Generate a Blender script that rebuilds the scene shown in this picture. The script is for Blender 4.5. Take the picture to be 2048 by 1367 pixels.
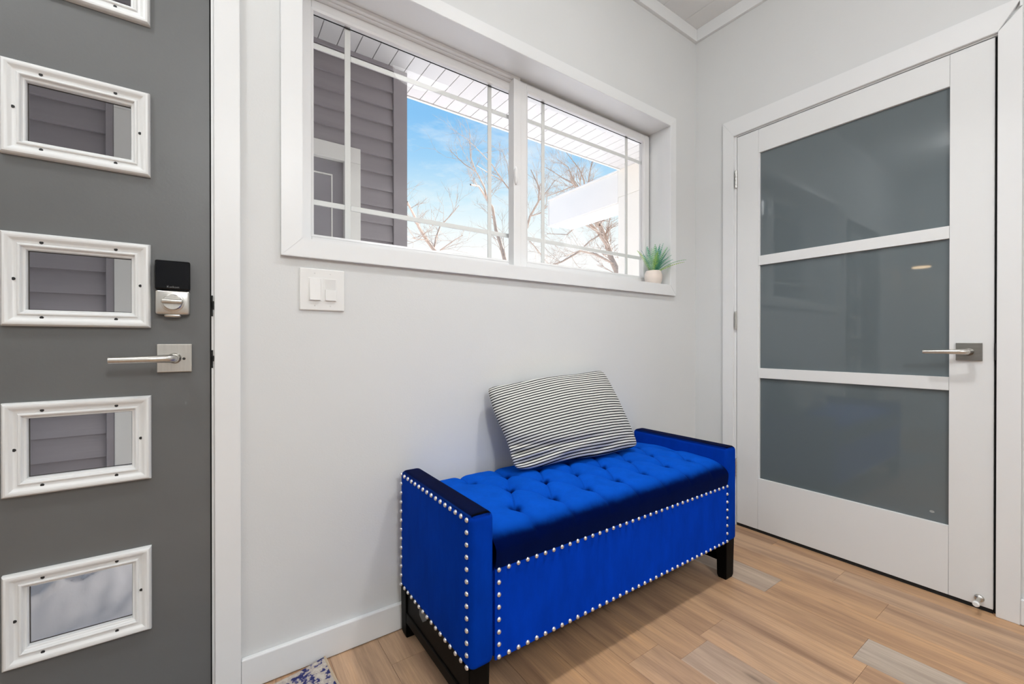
import bpy, bmesh, math, random
from mathutils import Vector, Matrix, noise
C = bpy.context.scene
COL = C.collection
for o in list(bpy.data.objects): bpy.data.objects.remove(o)
H = 0.967            # camera height; every coordinate below is relative to the camera, the builder adds H

# ---------------------------------------------------------------- camera, world, lights, exposure
cam = bpy.data.cameras.new('camera'); cam.lens = 15.007; cam.sensor_width = 36; cam.shift_y = 0.00167
cam.clip_start = 0.02; cam.clip_end = 300
co = bpy.data.objects.new('camera', cam); COL.objects.link(co)
co.location = (0, 0, H); co.rotation_euler = (math.pi/2 - 0.00331, 0, -0.611815)
C.camera = co
C.view_settings.view_transform = 'Standard'; C.view_settings.look = 'None'
C.view_settings.gamma = 1; C.view_settings.use_curve_mapping = False
C.view_settings.exposure = 0.0

world = bpy.data.worlds.new('sky'); C.world = world; world.use_nodes = True
nt = world.node_tree; nt.nodes.clear()
def N(t, typ, **k):
    n = t.nodes.new(typ)
    for a, b in k.items():
        if a.startswith('i_'): n.inputs[a[2:].replace('_', ' ')].default_value = b
        else: setattr(n, a, b)
    return n
tc = N(nt, 'ShaderNodeTexCoord'); sx = N(nt, 'ShaderNodeSeparateXYZ')
nt.links.new(tc.outputs['Generated'], sx.inputs[0])
rp = N(nt, 'ShaderNodeValToRGB'); el = rp.color_ramp.elements
el[0].position = 0.0; el[0].color = (1, 1, 1, 1); el[1].position = 1.0; el[1].color = (0.16, 0.40, 0.85, 1)
for ps, c in ((0.20, (1, 1, 1)), (0.26, (0.88, 0.97, 1)), (0.315, (0.64, 0.85, 0.97)), (0.39, (0.36, 0.66, 0.95)), (0.46, (0.25, 0.56, 0.92))):
    e = el.new(ps); e.color = (*c, 1)
nt.links.new(sx.outputs['Z'], rp.inputs[0])
mp = N(nt, 'ShaderNodeMapping'); mp.inputs['Scale'].default_value = (2.2, 2.2, 6.5)
nz = N(nt, 'ShaderNodeTexNoise'); nz.inputs['Scale'].default_value = 1.6; nz.inputs['Detail'].default_value = 6; nz.inputs['Roughness'].default_value = 0.62
nt.links.new(tc.outputs['Generated'], mp.inputs[0]); nt.links.new(mp.outputs[0], nz.inputs['Vector'])
cr = N(nt, 'ShaderNodeValToRGB'); cr.color_ramp.elements[0].position = 0.52; cr.color_ramp.elements[1].position = 0.72
cr.color_ramp.elements[1].color = (0.75, 0.75, 0.75, 1)
nt.links.new(nz.outputs[0], cr.inputs[0])
mx = N(nt, 'ShaderNodeMix', data_type='RGBA'); mx.inputs[7].default_value = (1, 1, 1, 1)
nt.links.new(cr.outputs[0], mx.inputs[0]); nt.links.new(rp.outputs[0], mx.inputs[6])
bg = N(nt, 'ShaderNodeBackground'); bg.inputs['Strength'].default_value = 1.05
nt.links.new(mx.outputs[2], bg.inputs[0])
wo = N(nt, 'ShaderNodeOutputWorld'); nt.links.new(bg.outputs[0], wo.inputs[0])

def sun(direction, energy, angle, col):
    L = bpy.data.lights.new('sun', 'SUN'); L.energy = energy; L.angle = angle; L.color = col
    o = bpy.data.objects.new('sun', L); COL.objects.link(o)
    o.rotation_euler = Vector(direction).to_track_quat('Z', 'Y').to_euler()
sun((0.85, 0.10, 0.50), 11.2, 0.02, (1, 0.97, 0.93))

def downlight(x, y, z, power, size, col, spread):
    L = bpy.data.lights.new('recessed_downlight', 'AREA'); L.shape = 'DISK'; L.size = size; L.energy = power; L.color = col; L.spread = math.radians(spread)
    o = bpy.data.objects.new('recessed_downlight', L); COL.objects.link(o); o.location = (x, y, z + H)
downlight(1.15, 0.52, 1.760, 7.5, 0.14, (0.985, 0.99, 1.0), 104)
downlight(1.15, 0.52, 1.765, 3.5, 0.42, (0.985, 0.99, 1.0), 180)
def point_light(x, y, z, power, r):
    L = bpy.data.lights.new('lamp_or_fill', 'POINT'); L.shadow_soft_size = r; L.energy = power; L.color = (0.962, 0.985, 1.0)
    o = bpy.data.objects.new('lamp_or_fill', L); COL.objects.link(o); o.location = (x, y, z + H)
point_light(-0.73, 0.67, 1.58, 18.5, 0.08)
point_light(0.35, -1.4, 1.45, 76, 0.16)  # unseen fill light added behind the camera to brighten walls and ceiling

# ---------------------------------------------------------------- materials
def srgb(r, g, b):
    f = lambda c: (c/255/12.92) if c/255 <= 0.04045 else ((c/255+0.055)/1.055)**2.4
    return (f(r), f(g), f(b))
MATS = {}
def mat(name, col, rough=0.5, metal=0.0, spec=0.5, nscale=0, ncol=0.06, bump=0.0, bscale=60, stretch=(1, 1, 1), **extra):
    if name in MATS: return MATS[name]
    m = bpy.data.materials.new(name); m.use_nodes = True; t = m.node_tree; p = t.nodes['Principled BSDF']
    p.inputs['Base Color'].default_value = (*col, 1); p.inputs['Roughness'].default_value = rough
    p.inputs['Metallic'].default_value = metal; p.inputs['Specular IOR Level'].default_value = spec
    for k, v in extra.items(): p.inputs[k.replace('_', ' ')].default_value = v
    tc = N(t, 'ShaderNodeTexCoord'); mp = N(t, 'ShaderNodeMapping'); mp.inputs['Scale'].default_value = stretch
    t.links.new(tc.outputs['Object'], mp.inputs[0])
    if nscale:
        nz = N(t, 'ShaderNodeTexNoise'); nz.inputs['Scale'].default_value = nscale; nz.inputs['Detail'].default_value = 5
        t.links.new(mp.outputs[0], nz.inputs['Vector'])
        mr = N(t, 'ShaderNodeMapRange'); mr.inputs[1].default_value = 0.3; mr.inputs[2].default_value = 0.7
        mr.inputs[3].default_value = 1-ncol; mr.inputs[4].default_value = 1+ncol
        t.links.new(nz.outputs[0], mr.inputs[0])
        vm = N(t, 'ShaderNodeVectorMath', operation='SCALE'); vm.inputs[0].default_value = col
        t.links.new(mr.outputs[0], vm.inputs['Scale']); t.links.new(vm.outputs[0], p.inputs['Base Color'])
    if bump:
        nb = N(t, 'ShaderNodeTexNoise'); nb.inputs['Scale'].default_value = bscale; nb.inputs['Detail'].default_value = 3
        t.links.new(mp.outputs[0], nb.inputs['Vector'])
        b = N(t, 'ShaderNodeBump'); b.inputs['Strength'].default_value = bump; b.inputs['Distance'].default_value = 0.002
        t.links.new(nb.outputs[0], b.inputs['Height']); t.links.new(b.outputs[0], p.inputs['Normal'])
    MATS[name] = m
    return m
WALL = mat('wall_paint', (0.70, 0.71, 0.705), 0.6, nscale=3, ncol=0.012, bump=0.12, bscale=220)
TRIM = mat('trim_paint', (0.80, 0.81, 0.81), 0.38, nscale=4, ncol=0.01, bump=0.03, bscale=90)
SASH = mat('vinyl_white', (0.80, 0.795, 0.79), 0.35, nscale=5, ncol=0.01)
CEIL = mat('ceiling_paint', (0.82, 0.83, 0.825), 0.6, nscale=4, ncol=0.02, bump=0.1, bscale=60)
DOORW = mat('door_white', (0.78, 0.79, 0.785), 0.4, nscale=3, ncol=0.012, bump=0.08, bscale=140, stretch=(1, 1, 0.15))
DOORG = mat('door_grey', (0.130, 0.134, 0.133), 0.42, nscale=6, ncol=0.04, bump=0.08, bscale=160)
LITE = mat('lite_frame_white', (0.79, 0.80, 0.795), 0.42, nscale=5, ncol=0.015)
HOLE = mat('screw_hole_dark', (0.012, 0.012, 0.012), 0.6)
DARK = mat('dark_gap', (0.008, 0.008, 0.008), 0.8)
NICKEL = mat('satin_nickel', (0.60, 0.585, 0.55), 0.30, 1.0, nscale=200, ncol=0.05, stretch=(1, 1, 0.1))
NICKELD = mat('dark_nickel', (0.27, 0.265, 0.25), 0.36, 1.0, nscale=300, ncol=0.08, stretch=(0.1, 0.1, 1))
BLACKP = mat('black_gloss_plastic', (0.003, 0.0035, 0.005), 0.10, spec=0.18, nscale=20, ncol=0.05)
GREYTX = mat('grey_print', (0.16, 0.16, 0.16), 0.5)
FROST = mat('smoked_door_glass', (0.125, 0.152, 0.162), 0.03, spec=0.6, nscale=1.5, ncol=0.03)
PLATE = mat('switch_white', (0.82, 0.818, 0.80), 0.16, nscale=20, ncol=0.005)
PLATEG = mat('switch_shade', (0.72, 0.715, 0.70), 0.25)
LEG = mat('black_lacquer', (0.003, 0.0028, 0.0025), 0.5, spec=0.07, nscale=40, ncol=0.2, stretch=(1, 1, 0.1))
NAIL = mat('nailhead_nickel', (0.80, 0.79, 0.785), 0.34, 1.0, nscale=400, ncol=0.08)
SIDING = mat('siding_grey', (0.36, 0.325, 0.337), 0.65, nscale=9, ncol=0.08, bump=0.35, bscale=60, stretch=(0.15, 1, 1.6))
CORNER = mat('corner_board_grey', (0.37, 0.335, 0.347), 0.6, nscale=8, ncol=0.05)
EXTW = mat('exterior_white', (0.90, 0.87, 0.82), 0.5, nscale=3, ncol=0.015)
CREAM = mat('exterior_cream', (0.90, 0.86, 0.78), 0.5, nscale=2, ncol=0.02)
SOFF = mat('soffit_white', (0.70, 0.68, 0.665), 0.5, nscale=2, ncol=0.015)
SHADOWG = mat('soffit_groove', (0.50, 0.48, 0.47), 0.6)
BARK = mat('bark', (0.50, 0.375, 0.30), 0.8, nscale=14, ncol=0.15, bump=0.3, bscale=30)
SNOW = mat('snow', (0.92, 0.89, 0.90), 0.6, nscale=3, ncol=0.05, bump=0.6, bscale=25)
POT = mat('pot_clay', (0.80, 0.70, 0.63), 0.55, nscale=9, ncol=0.05, stretch=(1, 1, 5))
SOIL = mat('potting_moss', (0.02, 0.045, 0.035), 0.9)
LAMPW = bpy.data.materials.new('warm_lamp_glow'); LAMPW.use_nodes = True
_p = LAMPW.node_tree.nodes['Principled BSDF']; _p.inputs['Emission Color'].default_value = (1, 0.72, 0.42, 1); _p.inputs['Emission Strength'].default_value = 14

def glass():
    m = bpy.data.materials.new('window_glass'); m.use_nodes = True; t = m.node_tree; t.nodes.clear()
    tr = N(t, 'ShaderNodeBsdfTransparent'); tr.inputs[0].default_value = (0.985, 0.99, 0.985, 1)
    gl = N(t, 'ShaderNodeBsdfGlossy'); gl.inputs['Roughness'].default_value = 0.01
    fr = N(t, 'ShaderNodeFresnel'); fr.inputs[0].default_value = 1.35
    ms = N(t, 'ShaderNodeMixShader'); o = N(t, 'ShaderNodeOutputMaterial')
    ge = N(t, 'ShaderNodeNewGeometry'); fm = N(t, 'ShaderNodeMath', operation='MULTIPLY'); iv = N(t, 'ShaderNodeMath', operation='SUBTRACT'); iv.inputs[0].default_value = 1.0
    t.links.new(ge.outputs['Backfacing'], iv.inputs[1]); t.links.new(iv.outputs[0], fm.inputs[0]); t.links.new(fr.outputs[0], fm.inputs[1])   # an exit face reflects nothing
    t.links.new(fm.outputs[0], ms.inputs[0]); t.links.new(tr.outputs[0], ms.inputs[1]); t.links.new(gl.outputs[0], ms.inputs[2]); t.links.new(ms.outputs[0], o.inputs[0])
    return m
GLASS = glass()

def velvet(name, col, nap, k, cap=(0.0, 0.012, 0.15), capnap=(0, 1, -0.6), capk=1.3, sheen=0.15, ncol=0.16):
    """Velvet whose pile leans along a fixed direction (nap), so the shading normal tilts with the pile;
    the point attribute 'brush' says where the pile is brushed the other way (capnap) and shade is painted in as darker blue (cap)."""
    m = bpy.data.materials.new(name); m.use_nodes = True; t = m.node_tree; p = t.nodes['Principled BSDF']
    p.inputs['Roughness'].default_value = 0.75; p.inputs['Specular IOR Level'].default_value = 0.03
    p.inputs['Sheen Roughness'].default_value = 0.35; p.inputs['Sheen Tint'].default_value = (0.0, 0.2, 1.0, 1)
    tc = N(t, 'ShaderNodeTexCoord'); nz = N(t, 'ShaderNodeTexNoise'); nz.inputs['Scale'].default_value = 13; nz.inputs['Detail'].default_value = 9; nz.inputs['Roughness'].default_value = 0.65
    mp = N(t, 'ShaderNodeMapping'); mp.inputs['Scale'].default_value = (1.6, 1.6, 0.55)
    t.links.new(tc.outputs['Object'], mp.inputs[0]); t.links.new(mp.outputs[0], nz.inputs['Vector'])
    at = N(t, 'ShaderNodeAttribute', attribute_name='nap_shade')
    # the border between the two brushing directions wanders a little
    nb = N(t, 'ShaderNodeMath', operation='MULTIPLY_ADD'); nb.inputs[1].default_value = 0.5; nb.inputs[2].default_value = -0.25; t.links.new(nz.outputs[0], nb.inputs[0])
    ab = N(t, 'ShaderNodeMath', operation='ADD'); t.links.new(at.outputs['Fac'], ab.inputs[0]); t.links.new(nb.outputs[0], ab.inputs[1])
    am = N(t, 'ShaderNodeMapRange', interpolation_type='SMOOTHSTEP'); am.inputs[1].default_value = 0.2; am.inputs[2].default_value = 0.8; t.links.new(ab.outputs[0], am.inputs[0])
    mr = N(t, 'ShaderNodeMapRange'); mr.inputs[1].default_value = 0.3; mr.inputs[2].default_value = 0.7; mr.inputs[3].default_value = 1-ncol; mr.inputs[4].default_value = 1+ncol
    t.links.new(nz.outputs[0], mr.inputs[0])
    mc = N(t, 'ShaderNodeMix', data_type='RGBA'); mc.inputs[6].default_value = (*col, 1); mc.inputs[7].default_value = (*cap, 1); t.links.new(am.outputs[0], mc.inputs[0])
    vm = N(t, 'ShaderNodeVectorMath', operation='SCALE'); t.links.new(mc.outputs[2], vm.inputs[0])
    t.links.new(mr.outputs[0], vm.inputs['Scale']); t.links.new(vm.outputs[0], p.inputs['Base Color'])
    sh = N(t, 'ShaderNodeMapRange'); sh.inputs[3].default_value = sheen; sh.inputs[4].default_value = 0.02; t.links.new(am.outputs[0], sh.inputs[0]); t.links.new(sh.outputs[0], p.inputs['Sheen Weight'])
    fine = N(t, 'ShaderNodeTexNoise'); fine.inputs['Scale'].default_value = 420
    t.links.new(tc.outputs['Object'], fine.inputs['Vector'])
    b = N(t, 'ShaderNodeBump'); b.inputs['Strength'].default_value = 0.12; b.inputs['Distance'].default_value = 0.001
    t.links.new(fine.outputs[0], b.inputs['Height'])
    mn = N(t, 'ShaderNodeMix', data_type='VECTOR'); mn.inputs[4].default_value = Vector(nap)*k; mn.inputs[5].default_value = Vector(capnap)*capk; t.links.new(am.outputs[0], mn.inputs[0])
    ad = N(t, 'ShaderNodeVectorMath', operation='ADD')
    no = N(t, 'ShaderNodeVectorMath', operation='NORMALIZE')
    t.links.new(b.outputs[0], ad.inputs[0]); t.links.new(mn.outputs[1], ad.inputs[1]); t.links.new(ad.outputs[0], no.inputs[0]); t.links.new(no.outputs[0], p.inputs['Normal'])
    return m
V_PANEL = velvet('velvet_panel', (0.0, 0.032, 0.36), (0, 0, 1), 0.35)
V_SIDE = velvet('velvet_side', (0.0, 0.030, 0.30), (0, 0, 1), 0.2)
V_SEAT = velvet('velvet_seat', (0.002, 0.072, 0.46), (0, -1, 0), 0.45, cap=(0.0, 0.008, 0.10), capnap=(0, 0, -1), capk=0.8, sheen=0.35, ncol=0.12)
def nap_shade(o, f):
    a = o.data.attributes.new('nap_shade', 'FLOAT', 'POINT')
    w = WL[o.name]
    for v in o.data.vertices: a.data[v.index].value = f(Vector((w.x, w.y, w.z-H)) + v.co)
    return o

def wood():
    m = bpy.data.materials.new('vinyl_plank_oak'); m.use_nodes = True; t = m.node_tree; p = t.nodes['Principled BSDF']
    tc = N(t, 'ShaderNodeTexCoord'); tone = N(t, 'ShaderNodeAttribute', attribute_type='OBJECT', attribute_name='tone')
    seed = N(t, 'ShaderNodeAttribute', attribute_type='OBJECT', attribute_name='seed')
    off = N(t, 'ShaderNodeCombineXYZ'); t.links.new(seed.outputs['Fac'], off.inputs[0]); t.links.new(seed.outputs['Fac'], off.inputs[1])
    ad = N(t, 'ShaderNodeVectorMath', operation='ADD'); t.links.new(tc.outputs['Object'], ad.inputs[0]); t.links.new(off.outputs[0], ad.inputs[1])
    def nz(scale, sxy, detail, rough=0.55, dist=0.0):
        mp = N(t, 'ShaderNodeMapping'); mp.inputs['Scale'].default_value = sxy
        n = N(t, 'ShaderNodeTexNoise'); n.inputs['Scale'].default_value = scale; n.inputs['Detail'].default_value = detail; n.inputs['Roughness'].default_value = rough; n.inputs['Distortion'].default_value = dist
        t.links.new(ad.outputs[0], mp.inputs[0]); t.links.new(mp.outputs[0], n.inputs['Vector']); return n
    broad = nz(1.0, (17, 1.5, 1), 4, 0.6, 0.5); grain = nz(1.0, (150, 5, 1), 5, 0.7); fine = nz(1.0, (420, 14, 1), 3, 0.6)
    r = N(t, 'ShaderNodeValToRGB'); e = r.color_ramp.elements
    e[0].position = 0.28; e[0].color = (*srgb(148, 113, 86), 1); e[1].position = 0.75; e[1].color = (*srgb(206, 159, 114), 1)
    for ps, c in ((0.40, srgb(169, 132, 102)), (0.50, srgb(184, 146, 111)), (0.60, srgb(196, 155, 117))):
        q = e.new(ps); q.color = (*c, 1)
    t.links.new(broad.outputs[0], r.inputs[0])
    gr = N(t, 'ShaderNodeValToRGB'); g = gr.color_ramp.elements
    g[0].position = 0.3; g[0].color = (*srgb(154, 138, 123), 1); g[1].position = 0.7; g[1].color = (*srgb(196, 181, 165), 1)
    t.links.new(broad.outputs[0], gr.inputs[0])
    mixc = N(t, 'ShaderNodeMix', data_type='RGBA'); t.links.new(tone.outputs['Fac'], mixc.inputs[0]); t.links.new(r.outputs[0], mixc.inputs[6]); t.links.new(gr.outputs[0], mixc.inputs[7])
    mg = N(t, 'ShaderNodeMapRange'); mg.inputs[1].default_value = 0.3; mg.inputs[2].default_value = 0.7; mg.inputs[3].default_value = 0.82; mg.inputs[4].default_value = 1.10
    t.links.new(grain.outputs[0], mg.inputs[0])
    mf = N(t, 'ShaderNodeMapRange'); mf.inputs[1].default_value = 0.3; mf.inputs[2].default_value = 0.7; mf.inputs[3].default_value = 0.92; mf.inputs[4].default_value = 1.06
    t.links.new(fine.outputs[0], mf.inputs[0])
    mm = N(t, 'ShaderNodeMath', operation='MULTIPLY'); t.links.new(mg.outputs[0], mm.inputs[0]); t.links.new(mf.outputs[0], mm.inputs[1])
    # sparse brown knots
    kp = N(t, 'ShaderNodeMapping'); kp.inputs['Scale'].default_value = (9, 2.6, 1); kn = N(t, 'ShaderNodeTexVoronoi'); kn.inputs['Scale'].default_value = 1.0
    t.links.new(ad.outputs[0], kp.inputs[0]); t.links.new(kp.outputs[0], kn.inputs['Vector'])
    kr = N(t, 'ShaderNodeMapRange'); kr.inputs[1].default_value = 0.03; kr.inputs[2].default_value = 0.10; kr.inputs[3].default_value = 0.62; kr.inputs[4].default_value = 1.0
    t.links.new(kn.outputs['Distance'], kr.inputs[0])
    m2 = N(t, 'ShaderNodeMath', operation='MULTIPLY'); t.links.new(mm.outputs[0], m2.inputs[0]); t.links.new(kr.outputs[0], m2.inputs[1])
    vs = N(t, 'ShaderNodeVectorMath', operation='SCALE'); t.links.new(mixc.outputs[2], vs.inputs[0]); t.links.new(m2.outputs[0], vs.inputs['Scale'])
    t.links.new(vs.outputs[0], p.inputs['Base Color']); p.inputs['Roughness'].default_value = 0.42; p.inputs['Specular IOR Level'].default_value = 0.4
    b = N(t, 'ShaderNodeBump'); b.inputs['Strength'].default_value = 0.15; b.inputs['Distance'].default_value = 0.001
    t.links.new(grain.outputs[0], b.inputs['Height']); t.links.new(b.outputs[0], p.inputs['Normal'])
    return m
WOOD = wood()

# ---------------------------------------------------------------- helpers
def box(bm, x0, x1, y0, y1, z0, z1, bev=0.0, seg=2):
    r = bmesh.ops.create_cube(bm, size=1)['verts']
    for v in r: v.co = Vector((x0+(x1-x0)*(v.co.x+.5), y0+(y1-y0)*(v.co.y+.5), z0+(z1-z0)*(v.co.z+.5)))
    if bev:
        es = list({e for v in r for e in v.link_edges})
        bmesh.ops.bevel(bm, geom=es, offset=bev, segments=seg, affect='EDGES', profile=0.5)
def ring(bm, c, a, b, r, n):
    return [bm.verts.new(c + (a*math.cos(2*math.pi*i/n) + b*math.sin(2*math.pi*i/n))*r) for i in range(n)]
def skin(bm, rings, cap0=True, cap1=True):
    n = len(rings[0])
    for A, B in zip(rings, rings[1:]):
        for i in range(n): bm.faces.new((A[i], A[(i+1) % n], B[(i+1) % n], B[i]))
    if cap0: bm.faces.new(rings[0][::-1])
    if cap1: bm.faces.new(rings[-1])
def tube(bm, pts, rad, n=8, cap=True):
    pts = [Vector(p) for p in pts]; R = []
    t0 = (pts[1]-pts[0]).normalized(); a = t0.orthogonal().normalized()
    for i, p in enumerate(pts):
        t = (pts[min(i+1, len(pts)-1)] - pts[max(i-1, 0)]).normalized()
        a = (a - t*a.dot(t)).normalized(); b = t.cross(a)
        R.append(ring(bm, p, a, b, rad[i] if hasattr(rad, '__len__') else rad, n))
    skin(bm, R, cap, cap)
def lathe(bm, base, axis, prof, n=24, cap0=True, cap1=True):
    axis = Vector(axis).normalized(); a = axis.orthogonal().normalized(); b = axis.cross(a)
    skin(bm, [ring(bm, Vector(base)+axis*h, a, b, r, n) for r, h in prof], cap0, cap1)
def sweep(bm, x0, x1, z0, z1, Y, prof):
    """mitred rectangular moulding on a plane y=Y facing -y; prof = (inset, height towards the room)"""
    L = []
    for d, h in prof:
        L.append([bm.verts.new((x, Y-h, z)) for x, z in ((x0+d, z0+d), (x1-d, z0+d), (x1-d, z1-d), (x0+d, z1-d))])
    for A, B in zip(L, L[1:]):
        for i in range(4): bm.faces.new((A[i], A[(i+1) % 4], B[(i+1) % 4], B[i]))
def grid(bm, nu, nv, f):
    V = [[bm.verts.new(f(i/nu, j/nv)) for i in range(nu+1)] for j in range(nv+1)]
    for j in range(nv):
        for i in range(nu): bm.faces.new((V[j][i], V[j][i+1], V[j+1][i+1], V[j+1][i]))
    return V
WL = {}
def setp(o, label=None, cat=None, group=None, kind=None, parent=None):
    if label: o['label'] = label
    if cat: o['category'] = cat
    if group: o['group'] = group
    if kind: o['kind'] = kind
def place(o, w, parent):
    WL[o.name] = w; COL.objects.link(o)
    if parent: o.parent = parent; o.location = w - WL[parent.name]
    else: o.location = w
def empty(name, x, y, z, **k):
    o = bpy.data.objects.new(name, None); o.empty_display_size = 0.1; place(o, Vector((x, y, z+H)), None); setp(o, **k); return o
def obj(name, bm, m, parent=None, smooth=None, **k):
    bmesh.ops.recalc_face_normals(bm, faces=bm.faces[:]) if k.pop('recalc', True) else None
    xs = [v.co for v in bm.verts]
    lo = Vector((min(v.x for v in xs), min(v.y for v in xs), min(v.z for v in xs))); hi = Vector((max(v.x for v in xs), max(v.y for v in xs), max(v.z for v in xs)))
    c = Vector(((lo.x+hi.x)/2, (lo.y+hi.y)/2, lo.z))
    for v in bm.verts: v.co -= c
    me = bpy.data.meshes.new(name); bm.to_mesh(me); bm.free()
    for mm in (m if isinstance(m, (list, tuple)) else [m]): me.materials.append(mm)
    if smooth is not None:
        for p in me.polygons: p.use_smooth = True
        if smooth < 180: me.set_sharp_from_angle(angle=math.radians(smooth))
    o = bpy.data.objects.new(name, me); place(o, c + Vector((0, 0, H)), parent); setp(o, **k); return o
def copy(o, w, parent, rot=None, name=None):
    c = o.copy(); COL.objects.link(c); WL[c.name] = Vector(w); c.parent = parent
    c.location = Vector(w) - (WL[parent.name] if parent else Vector()); 
    if rot is not None: c.rotation_euler = rot
    return c
def B(): return bmesh.new()
def bobj(name, x0, x1, y0, y1, z0, z1, m, parent=None, bev=0.0, **k):
    b = B(); box(b, x0, x1, y0, y1, z0, z1, bev); return obj(name, b, m, parent, **k)
ST = dict(kind='structure')

# ---------------------------------------------------------------- room shell
YW, XR, ZF, ZC = 1.404, 2.2727, -0.967, 1.775
XL, YB = -1.9, -3.0
WT = 0.16
# window wall: openings for entry door (x -0.925..0.004, z ZF..1.085) and window
W0, W1, WZ0, WZ1 = 0.2195, 2.0145, 0.308, 1.1605
b = B()
box(b, XL-WT, -0.945, YW, YW+WT, ZF, ZC); box(b, -0.945, 0.016, YW, YW+WT, 1.10, ZC)
box(b, 0.016, W0-0.012, YW, YW+WT, ZF, ZC)
box(b, W0-0.012, W1+0.012, YW, YW+WT, ZF, WZ0-0.012); box(b, W0-0.012, W1+0.012, YW, YW+WT, WZ1+0.012, ZC)
box(b, W1+0.012, XR+WT, YW, YW+WT, ZF, ZC)
obj('wall_front', b, WALL, **ST)
b = B()
D0, D1, DZ0, DZ1 = 0.2575, 1.1655, -0.9515, 1.0800      # white door slab
box(b, XR, XR+WT, D1+0.02, YW, ZF, ZC); box(b, XR, XR+WT, D0-0.02, D1+0.02, DZ1+0.02, ZC); box(b, XR, XR+WT, YB, D0-0.02, ZF, ZC)
obj('wall_right', b, WALL, **ST)
bobj('wall_left', XL-WT, XL, YB-WT, YW, ZF, ZC, WALL, **ST)
bobj('wall_back', XL, XR+WT, YB-WT, YB, ZF, ZC, WALL, **ST)

# ceiling of narrow tongue-and-groove boards, running towards the window wall
ce = empty('ceiling', 0.3, -0.8, ZC, **ST)
bobj('backing', XL, XR, YB, YW, ZC+0.012, ZC+0.06, CEIL, ce)
cw = 0.1895; x = 2.137 - cw*22
while x < XR:
    x0, x1 = max(x, XL), min(x+cw, XR)
    if x1 - x0 > 0.005: bobj('ceiling_board', x0+0.0008, x1-0.0008, YB, YW, ZC, ZC+0.0115, CEIL, ce, 0.0018)
    x += cw
bobj('trim_1', XL, XR, YW-0.018, YW, 1.7075, ZC, TRIM, bev=0.0015, **ST)
bobj('trim_2', XR-0.018, XR, YB, YW-0.0185, 1.7075, ZC, TRIM, bev=0.0015, **ST)

# floor of vinyl planks running towards the window wall
random.seed(4)
fl = empty('floor', 0.3, -0.8, ZF-0.02, **ST)
bobj('underlay', XL-WT, XR+WT, YB-WT, YW+WT, ZF-0.03, ZF-0.0065, DARK, fl)
pw = 0.146; x = 1.168 - pw*22
row = 0
special = {1.168: (0.768, [0.1, 0.55]), 1.606: (0.470, [0.05, 0.95]), 1.752: (0.790, [0.75, 0.0])}
while x < XR + 0.05:
    x0, x1 = max(x, XL), min(x+pw, XR + 0.03)
    key = next((k for k in special if abs(k-x) < 0.01), None)
    cuts = []
    if key: j = special[key][0]
    else: j = random.uniform(-3.0, -1.8)
    y = j
    while y > YB: y -= 1.22
    y += 1.22 if y < YB else 0
    c = y
    cuts = [YB]
    while c < YW:
        if c > YB + 0.02: cuts.append(c)
        c += 1.22
    cuts.append(YW)
    for y0, y1 in zip(cuts, cuts[1:]):
        if x1 - x0 < 0.01 or y1 - y0 < 0.005: continue
        g = 0.0003
        p = bobj('plank', x0+g, x1-g, y0+g, y1-g, ZF-0.006, ZF, WOOD, fl, 0.0005)
        tn = random.choice([0, 0.05, 0.1, 0.12, 0.18, 0.25])
        if key and abs(y1 - special[key][0]) < 0.01: tn = special[key][1][1]
        if key and abs(y0 - special[key][0]) < 0.01: tn = special[key][1][0]
        p['tone'] = float(tn); p['seed'] = random.uniform(0, 60)
    x += pw; row += 1

# baseboards
for nm, a in (('baseboard_front', (0.0635, XR, YW-0.016, YW)), ('baseboard_right', (XR-0.016, XR, YB, 0.194)), ('baseboard_right', (XR-0.016, XR, 1.243, YW-0.0165)),
              ('baseboard_left', (XL, XL+0.016, YB, YW)), ('baseboard_back', (XL+0.017, XR-0.017, YB, YB+0.016))):
    bobj(nm, *a, ZF+0.002, -0.8785, TRIM, bev=0.003, **ST)

# ---------------------------------------------------------------- window
wi = empty('window_1', 1.117, YW, WZ0, **ST)
CP = 0.016
def casing(x0, x1, y, z0, z1, wl, wr, wt, wb, parent, flip=None):
    """four mitred boards round an opening on plane y, proud by CP"""
    O = [(x0-wl, z0-wb), (x1+wr, z0-wb), (x1+wr, z1+wt), (x0-wl, z1+wt)]; I = [(x0, z0), (x1, z0), (x1, z1), (x0, z1)]
    for i in range(4):
        j = (i+1) % 4
        if i == 0 and wb == 0: continue
        b = B(); q = [O[i], O[j], I[j], I[i]]
        f = [b.verts.new((p[0], y-CP, p[1])) for p in q]; k = [b.verts.new((p[0], y, p[1])) for p in q]
        b.faces.new(f); b.faces.new(k[::-1])
        for a in range(4): b.faces.new((f[a], k[a], k[(a+1) % 4], f[(a+1) % 4]))
        bmesh.ops.bevel(b, geom=b.edges[:], offset=0.0012, segments=2, affect='EDGES')
        obj('casing', b, TRIM, parent)
casing(W0, W1, YW, WZ0, WZ1, 0.0570, 0.0495, 0.0525, 0.0562, wi)
YF = 1.518                                              # front of the vinyl frame
# jamb liner (4 boards), set back 3 mm from the casing edge
r = 0.003
bobj('jamb', W0-0.012, W0-r, YW-0.0, YW+WT, WZ0-0.012, WZ1+0.012, TRIM, wi, 0.001)
bobj('jamb', W1+r, W1+0.012, YW, YW+WT, WZ0-0.012, WZ1+0.012, TRIM, wi, 0.001)
bobj('head_jamb', W0-r, W1+r, YW, YW+WT, WZ1+r, WZ1+0.012, TRIM, wi, 0.001)
bobj('sill', W0-r, W1+r, YW, YW+WT, WZ0-0.012, WZ0-0.001, TRIM, wi, 0.001)
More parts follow.
